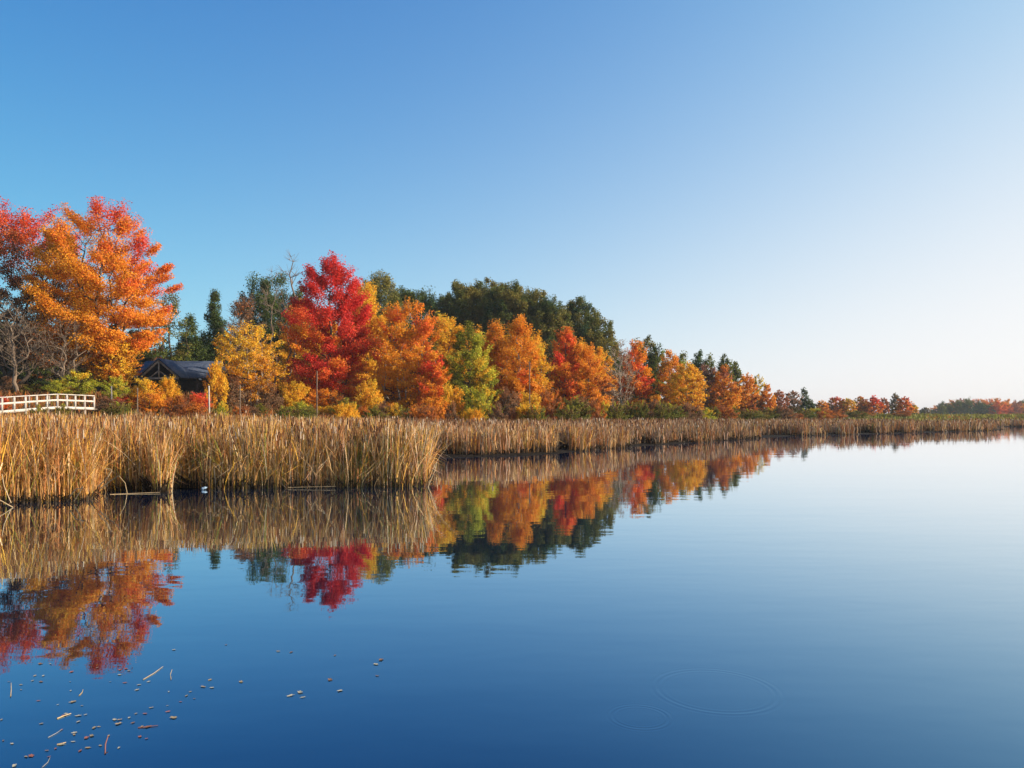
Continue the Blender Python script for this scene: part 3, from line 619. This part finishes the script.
stalk([(110, 494.5, 17.2), (160, 492.3, 17.5)], 'long fallen stalk floating along the foot of the hollow', .011)
stalk([(428, 487, 19), (435, 470, 19.1), (437, 462, 19.2)], 'thin reed leaning right from the sunlit tip of the near bed')
stalk([(429, 484, 19.1), (433, 474, 19.1)], 'tiny reed beside the leaning one at the tip of the near bed')
stalk([(288, 487.5, 18.6), (336, 486.3, 18.7)], 'pale stick lying on the water below the dark part of the bed', .009)
# pale blue scrap of litter
bm = MB(); rr_ = np.random.default_rng(3)
th = np.arange(10) * 2 * PI / 10
rings = []
for k, (zx, rad) in enumerate(((-.085, .012), (-.075, .035), (-.04, .045), (0, .036), (.04, .044), (.062, .028), (.075, .014), (.095, .014))):
    rr = rad * (1 + rr_.normal(0, .09, 10)); rings.append(np.stack([np.full(10, zx), np.cos(th) * rr, np.sin(th) * rr * .85 + .02], 1))
V = np.concatenate(rings); Fq = [(k * 10 + j, k * 10 + (j + 1) % 10, (k + 1) * 10 + (j + 1) % 10, (k + 1) * 10 + j) for k in range(7) for j in range(10)]
lt = pond(206, 489.5); M_plast = simple('pale_plastic', (.20, .29, .40), .25, .2, 20, .5)
o = link('crumpled_litter', fast_mesh('crumpled_litter', V, Fq, smooth=True), M_plast, None, (lt[0], lt[1] - .1, .02)); o.rotation_euler = (0, -.3, .5)
o.scale = (.8, .9, 1.1)
tag(o, 'small pale blue scrap of litter at the foot of the shaded reeds', 'litter')

# ------------------------------------------------------------------ boardwalk railing
M_railp = simple('rail_post', (.45, .41, .37), .8, .25, 5)
t = thing('boardwalk', 'white wooden railed boardwalk at the left behind the reeds', 'boardwalk', (wx(50, 54), 54, gz(wx(50, 54), 54)))
bx0, by0, bz0 = t.location
def bp_(u):   # u 0..1 from px 0 to px 94, extends left to -0.8
    D = 50 + 8 * u; px = 94 * u
    return np.array([wx(px, D) - bx0, D - by0]), np.interp(u, [-.8, 0, .62, 1], [1.92, 2.12, 2.50, 2.46]) - bz0
us = [-.75, -.55, -.36, -.17, .02, .15, .27, .39, .50, .61, .71, .80, .90, 1.0]
for u in us:
    p, z = bp_(u); m = MB(); m.box((p[0], p[1], z + .42), (.13, .13, 1.06), 0.3); m.build('railing_post', M_railp, t)
for nm, off, hh, ww in (('top_rail', 1.0, .06, .17), ('mid_rail', .56, .13, .05), ('bottom_board', .0, .19, .06)):
    m = MB()
    for a, b in zip(us[:-1], us[1:]):
        pa, za = bp_(a); pb, zb = bp_(b); sh = -.075 if nm != 'top_rail' else 0
        m.beam((pa[0] - sh * .0, pa[1] + sh, za + off), (pb[0], pb[1] + sh, zb + off), ww, hh)
    m.build(nm, M_white, t)
m = MB()
for k in range(110):
    u = -.75 + 1.75 * k / 109; p, z = bp_(u); m.box((p[0] - .95, p[1] + .35, z - .04), (1.8, .125, .045), 0.35)
m.build('deck', M_deck, t)
for u in us[::2]:
    p, z = bp_(u)
    for off in ((-.05, .1), (-1.7, .7)):
        m = MB(); gg = gz(p[0] + bx0 + off[0], p[1] + by0 + off[1]) - bz0; m.box((p[0] + off[0], p[1] + off[1], (gg - .3 + z - .08) / 2), (.14, .14, max(.2, z - .08 - gg + .3))); m.build('pile', M_deck, t)
# far side railing
for u in us[::2]:
    p, z = bp_(u); m = MB(); m.box((p[0] - 1.75, p[1] + .7, z + .45), (.09, .09, 1.0), .3); m.build('railing_post', M_deck, t)

# posts
def post(px, top, bot, D, r, mat, label):
    x = wx(px, D); z0 = gz(x, D) - .2; zt = wz(top, D); m = MB()
    n = 7; zz = np.linspace(z0, zt, n); pts = [(random.uniform(-.3, .3) * r, random.uniform(-.3, .3) * r, v - z0) for v in zz]
    m.tube(pts + [(pts[-1][0], pts[-1][1], pts[-1][2] + .02)], [r * 1.1] + [r] * (n - 1) + [r * .3], 8)
    o = m.build('wooden_post', mat, None, (x, D, z0)); tag(o, label, 'post', 'posts at the back of the reeds')
post(111.5, 386, 400, 61, .045, M_post, 'short grey wooden post in front of the lime shrub')
post(137.5, 388, 410, 58, .045, M_barkm, 'grey wooden post under the golden bushy tree')
post(209, 386, 413, 60, .06, M_birch, 'pale white wooden post below the right end of the shelter')
post(317, 371, 412, 70, .055, M_barkm, 'tall thin grey pole in front of the red maple')
post(240, 385, 412, 62, .045, M_barkm, 'grey leaning post below the small golden tree')
post(529.5, 362, 410, 82, .06, M_barkm, 'thin grey trunk-like pole between the orange maples')

# ------------------------------------------------------------------ shelter
D = 92.0; sx, sz = wx(172, D), 4.3
t = thing('picnic_shelter', 'dark timber shelter with blue-grey gabled roof among the trees', 'shelter', (sx, D, gz(sx, D)))
oz = -t.location.z
def Zp(py, d): return wz(py, d) + oz
xl, xr = wx(134, D) - sx, wx(213, D) - sx
zr, ze = Zp(361, D + 3), Zp(377.5, D - .6)
yf, yb = -.6, 6.6; yr = 3.0
m = MB(); m.slab([(xl, yf, ze), (xr, yf, ze), (xr, yr, zr), (xl, yr, zr)], .14); m.slab([(xr, yb, ze), (xl, yb, ze), (xl, yr, zr), (xr, yr, zr)], .14); rf = m.build('roof', M_roof, t)
gxl, gxr = wx(149, D) - sx, wx(191, D) - sx; gm = (gxl + gxr) / 2 - .05; zg = Zp(359, D - 3); zge = Zp(378, D - 3)
m = MB(); m.slab([(gxl, -3, zge), (gm, -3, zg), (gm, 3.0, zg), (gxl, 3.0, zge)][::-1], .14); m.slab([(gm, -3, zg), (gxr, -3, zge), (gxr, 3.0, zge), (gm, 3.0, zg)][::-1], .14)
m.build('gable_roof', M_roof, t)
m = MB()
m.beam((gxl + .25, -2.8, zge - .02), (gm, -2.8, zg - .2), .16, .2); m.beam((gm, -2.8, zg - .2), (gxr - .25, -2.8, zge - .02), .16, .2)
m.beam((gxl + .3, -2.8, zge - .05), (gxr - .3, -2.8, zge - .05), .15, .22); m.beam((gm, -2.8, zge), (gm, -2.8, zg - .3), .14, .14)
m.beam((gm - 1.2, -2.78, zge), (gm, -2.78, zge + .9), .1, .12); m.beam((gm + 1.2, -2.78, zge), (gm, -2.78, zge + .9), .1, .12); m.build('truss', M_deck, t)
for xx, yy in ((gxl + .4, -2.7), (gxr - .4, -2.7), (xl + .4, -.2), (xr - .4, -.2), (xl + .4, 6.2), (xr - .4, 6.2), (gxr + .9, -.2)):
    m = MB(); m.box((xx, yy, (ze + .1) / 2 - .2), (.24, .24, ze - .1 + .4)); m.build('post', M_dark, t)
m = MB(); m.box(((xl + xr) / 2, 5.8, (ze - .1) / 2), (xr - xl - 1, .15, ze - .1)); m.build('back_wall', M_dark, t)
m = MB(); m.box(((gxr + xr) / 2, -.1, .55), (xr - gxr - .9, .12, 1.1)); m.build('low_wall', M_dark, t)

# ------------------------------------------------------------------ floating leaves and sticks on the near water
M_lf = [simple('leaf_tan', (.36, .26, .14), .55, .25, 30), simple('leaf_brown', (.22, .12, .07), .55, .3, 30), simple('leaf_pale', (.46, .40, .28), .5, .2, 30), simple('leaf_red', (.32, .11, .07), .5, .2, 30)]
lm = []
for v in range(4):
    rl = np.random.default_rng(50 + v); m_ = 14; a = np.arange(m_) * 2 * PI / m_
    rad = (1 + .28 * np.cos(5 * a + v) * (np.cos(a) > -.5) + rl.normal(0, .06, m_)); rad[m_ // 2] *= .55
    xs = np.cos(a) * rad * 1.15; ys = np.sin(a) * rad * .75; zs = .16 * (xs ** 2) * .5 + .3 * np.abs(ys) * (.3 + .2 * v) + rl.normal(0, .04, m_)
    V = [(0, 0, 0)] + list(zip(xs, ys, zs)); me = bpy.data.meshes.new('floating_leaf')
    me.from_pydata([tuple(float(q) * .5 for q in p) for p in V], [], [(0, 1 + k, 1 + (k + 1) % m_) for k in range(m_)]); me.update(); lm.append(me)
LN = ['tan leaf afloat in the drift at the lower left', 'dark brown leaf afloat in the drift at the lower left', 'pale curled leaf afloat in the drift at the lower left', 'reddish leaf afloat in the drift at the lower left']
def leaf(px, py, size, k, label=None, group='fallen leaves drifting at the lower left'):
    x, y = pond(px, py); me = lm[random.randrange(4)].copy(); me.materials.append(M_lf[k])
    o = bpy.data.objects.new('floating_leaf', me); C.objects.link(o); o.location = (x, y, .003); s = size * y / F
    s *= .72; o.scale = (s, s * random.uniform(.6, 1), s * .45); o.rotation_euler = (random.uniform(-.06, .06), random.uniform(-.06, .06), random.uniform(0, 6.3))
    tag(o, label or LN[k], 'leaf', group)
LV = [(9, 682, 4), (40, 664, 8), (35, 676, 6), (43, 676, 6), (32, 681, 5), (41, 682, 7), (21, 685, 5), (21, 690, 4), (39, 701, 6), (72, 672, 7), (70, 682, 3), (97, 668, 6), (120, 670, 7), (126, 669, 6), (129, 671, 5),
      (120, 675, 6), (125, 683, 7), (148, 682, 6), (139, 685, 6), (137, 690, 7), (73, 702, 10), (71, 691, 4), (66, 714, 7), (64, 716, 8), (79, 716, 10), (86, 715, 5), (78, 722, 7), (82, 706, 4), (115, 720, 8), (119, 720, 7),
      (118, 724, 10), (129, 718, 5), (136, 714, 5), (145, 714, 7), (151, 708, 7), (133, 723, 7), (142, 727, 7), (148, 727, 12), (94, 728, 9), (99, 727, 6), (75, 733, 8), (74, 735, 6), (73, 742, 7), (87, 738, 9), (92, 736, 9),
      (61, 745, 8), (47, 751, 6), (55, 749, 5), (31, 756, 11), (26, 757, 7), (49, 757, 5), (80, 751, 8), (88, 748, 9), (100, 746, 6), (119, 748, 6), (168, 712, 7), (173, 718, 11), (180, 702, 5), (186, 696, 7), (190, 692, 5),
      (194, 699, 4), (167, 706, 4), (140, 737, 7), (146, 739, 5), (1, 720, 5), (3, 741, 5), (12, 744, 6), (14, 766, 9), (109, 736, 6), (41, 724, 6), (169, 692, 4), (62, 730, 5), (50, 664, 4), (110, 682, 3), (58, 705, 4)]
for q, (a, b, c) in enumerate(LV): leaf(a + random.uniform(-.5, .5), b, c * .85, random.choice([0, 0, 1, 2, 2, 3]))
SG = [(241, 682, 7, 0, 'tan pair-side leaf floating alone right of the drift'), (290, 696, 10, 2, 'long pale leaf at the left of the group of three'), (300, 692.5, 9, 2, 'pale leaf at the top of the group of three'), (303, 697.5, 7, 2, 'rounded pale leaf at the right of the group of three'),
      (278, 651.5, 6, 0, 'small tan leaf left of a dark one, above the group of three'), (291, 652.5, 6, 1, 'small dark leaf above the group of three'), (335, 655.5, 5, 1, 'tiny brown leaf near the centre of the calm water'),
      (340, 691, 7, 2, 'bright pale leaf right of the group of three'), (330, 680, 8, 1, 'dull brown sliver leaf above the bright pale leaf'), (376, 664.5, 8, 2, 'rightmost tan leaf, lower of its pair'), (381, 660, 8, 1, 'rightmost brown leaf, upper of its pair'),
      (377, 676, 6, 1, 'faint leaf below the rightmost pair'), (210, 680, 6, 0, 'olive tan leaf upper of the trio beside the drift'), (203, 687, 8, 0, 'tan leaf lower left of the trio beside the drift'), (212, 688, 6, 2, 'pale greenish leaf lower right of the trio beside the drift'),
      (226, 645, 4, 1, 'tiny brown leaf just right of the red reflection'), (174, 650, 5, 2, 'tiny pale leaf below the orange reflection')]
for a in SG: leaf(*a[:5], 'single leaves on open water')
def stick(a, b, c, d, label, mat, r=.004, lift=0.0):
    r *= .65
    p, q = pond(a, b), pond(c, d); m = MB(); mid = ((p[0] + q[0]) / 2 + random.uniform(-.01, .01), (p[1] + q[1]) / 2, .004 + lift / 2)
    m.tube([(p[0], p[1], .003), mid, (q[0], q[1], .004 + lift)], [r, r * .9, r * .6], 6); tag(m.build('floating_twig', mat), label, 'twig', 'twigs on the water')
M_redt = simple('red_twig', (.26, .10, .07), .6, .2, 20)
stick(143, 680, 163, 667, 'long pale reddish twig at the upper right of the drift', M_straw)
stick(57, 745, 66, 744 - 1, 'pale bark strip in the lower part of the drift', M_straw, .006)
stick(105, 754, 108, 744, 'short red curved twig standing out at the bottom of the drift', M_redt, .006, .04)
stick(79, 696, 83, 690, 'short pale twig between the drifting leaves', M_straw, .004)
stick(171, 680, 172, 673, 'short pale curved twig right of the long reddish twig', M_straw, .004, .02)
stick(10.5, 697, 11, 688, 'short orange-tan upright twig at the left edge of the drift', M_straw, .005, .03)
stick(57, 719, 71, 714, 'tan bark strip in the middle of the drift', M_straw, .006)
stick(138, 728, 158, 726, 'long reddish-tan sliver in the drift', M_redt, .004)
stick(48, 738, 62, 730, 'thin faint submerged-looking twig in the drift', M_post, .003)
stick(42, 768, 50, 758, 'thin faint twig at the bottom edge of the drift', M_post, .003)

# ------------------------------------------------------------------ haze
if HAZE > 0:
    m, nt, N, L = new_mat('haze'); out = N.new('ShaderNodeOutputMaterial'); v = N.new('ShaderNodeVolumePrincipled')
    v.inputs['Color'].default_value = (.92, .95, 1, 1); v.inputs['Density'].default_value = HAZE; L.new(v.outputs[0], out.inputs['Volume'])
    hx0, hx1, hy0, hy1, hz0, hz1 = -3600, 3700, -320, 5700, -2, 45
    V = [(a, b, c) for c in (hz0, hz1) for a, b in ((hx0, hy0), (hx1, hy0), (hx1, hy1), (hx0, hy1))]
    o = link('haze', fast_mesh('haze', V, [(0, 3, 2, 1), (4, 5, 6, 7), (0, 1, 5, 4), (1, 2, 6, 5), (2, 3, 7, 6), (3, 0, 4, 7)]), m); tag(o, kind='stuff'); tag(o, 'thin pale air over the water', 'haze')

# ------------------------------------------------------------------ camera, light, world
cam = bpy.data.cameras.new('camera'); co = bpy.data.objects.new('camera', cam); C.objects.link(co)
cam.sensor_width = 36; cam.lens = F / 1024 * 36; cam.shift_y = (HY - 384) / 1024; cam.clip_end = 20000; cam.clip_start = .1
co.location = (0, 0, CAMH); co.rotation_euler = (PI / 2, 0, 0); bpy.context.scene.camera = co
AZ, EL = math.radians(SUN_AZ), math.radians(SUN_EL)      # azimuth clockwise from the view direction
sd = Vector((math.sin(AZ) * math.cos(EL), math.cos(AZ) * math.cos(EL), math.sin(EL)))
sl = bpy.data.lights.new('sun', 'SUN'); sl.energy = SUN_E; sl.angle = math.radians(.53); sl.color = (1, .84, .64)
so = bpy.data.objects.new('sun', sl); C.objects.link(so); so.rotation_euler = sd.to_track_quat('Z', 'Y').to_euler(); so.location = (50, -20, 60)
wd = bpy.data.worlds.new('World'); bpy.context.scene.world = wd; wd.use_nodes = True
nt = wd.node_tree; bg = nt.nodes['Background']; sk = nt.nodes.new('ShaderNodeTexSky'); sk.sky_type = 'NISHITA'; sk.sun_disc = False
sk.sun_elevation = EL; sk.sun_rotation = AZ; sk.air_density = AIR; sk.dust_density = DUST; sk.ozone_density = OZONE; sk.altitude = ALT
sp = nt.nodes.new('ShaderNodeSeparateColor'); cb_ = nt.nodes.new('ShaderNodeCombineColor'); nt.links.new(sk.outputs[0], sp.inputs[0])
def wm_(op, *a):
    n = nt.nodes.new('ShaderNodeMath'); n.operation = op
    for k, v in enumerate(a):
        if isinstance(v, (int, float)): n.inputs[k].default_value = v
        else: nt.links.new(v, n.inputs[k])
    return n.outputs[0]
wtc = nt.nodes.new('ShaderNodeTexCoord'); vd = nt.nodes.new('ShaderNodeVectorMath'); vd.operation = 'DOT_PRODUCT'
nt.links.new(wtc.outputs['Generated'], vd.inputs[0]); vd.inputs[1].default_value = sd
wsx = nt.nodes.new('ShaderNodeSeparateXYZ'); nt.links.new(wtc.outputs['Generated'], wsx.inputs[0])
for c_, (a_, g_, t_, z_) in enumerate(GRADE):
    v_ = wm_('MULTIPLY', wm_('POWER', wm_('MULTIPLY', sp.outputs[c_], .1), g_), math.exp(a_))
    e_ = wm_('ADD', wm_('MULTIPLY', vd.outputs['Value'], t_), wm_('MULTIPLY', wm_('MAXIMUM', wsx.outputs[2], 0.0), z_))
    v_ = wm_('MULTIPLY', v_, wm_('EXPONENT', e_))
    o_ = wm_('SUBTRACT', 1.0, wm_('EXPONENT', wm_('MULTIPLY', v_, -1.0)))
    nt.links.new(wm_('MULTIPLY', o_, 10.0 / 2 ** EXPO), cb_.inputs[c_])
nt.links.new(cb_.outputs[0], bg.inputs[0]); bg.inputs[1].default_value = SKY_E
sc = bpy.context.scene; sc.view_settings.view_transform = 'Standard'; sc.view_settings.look = 'None'; sc.view_settings.exposure = EXPO; sc.view_settings.gamma = 1
sc.render.engine = 'CYCLES'
try:
    sc.cycles.max_bounces = 6; sc.cycles.diffuse_bounces = 2; sc.cycles.glossy_bounces = 3; sc.cycles.transmission_bounces = 3; sc.cycles.transparent_max_bounces = 4
except Exception: pass
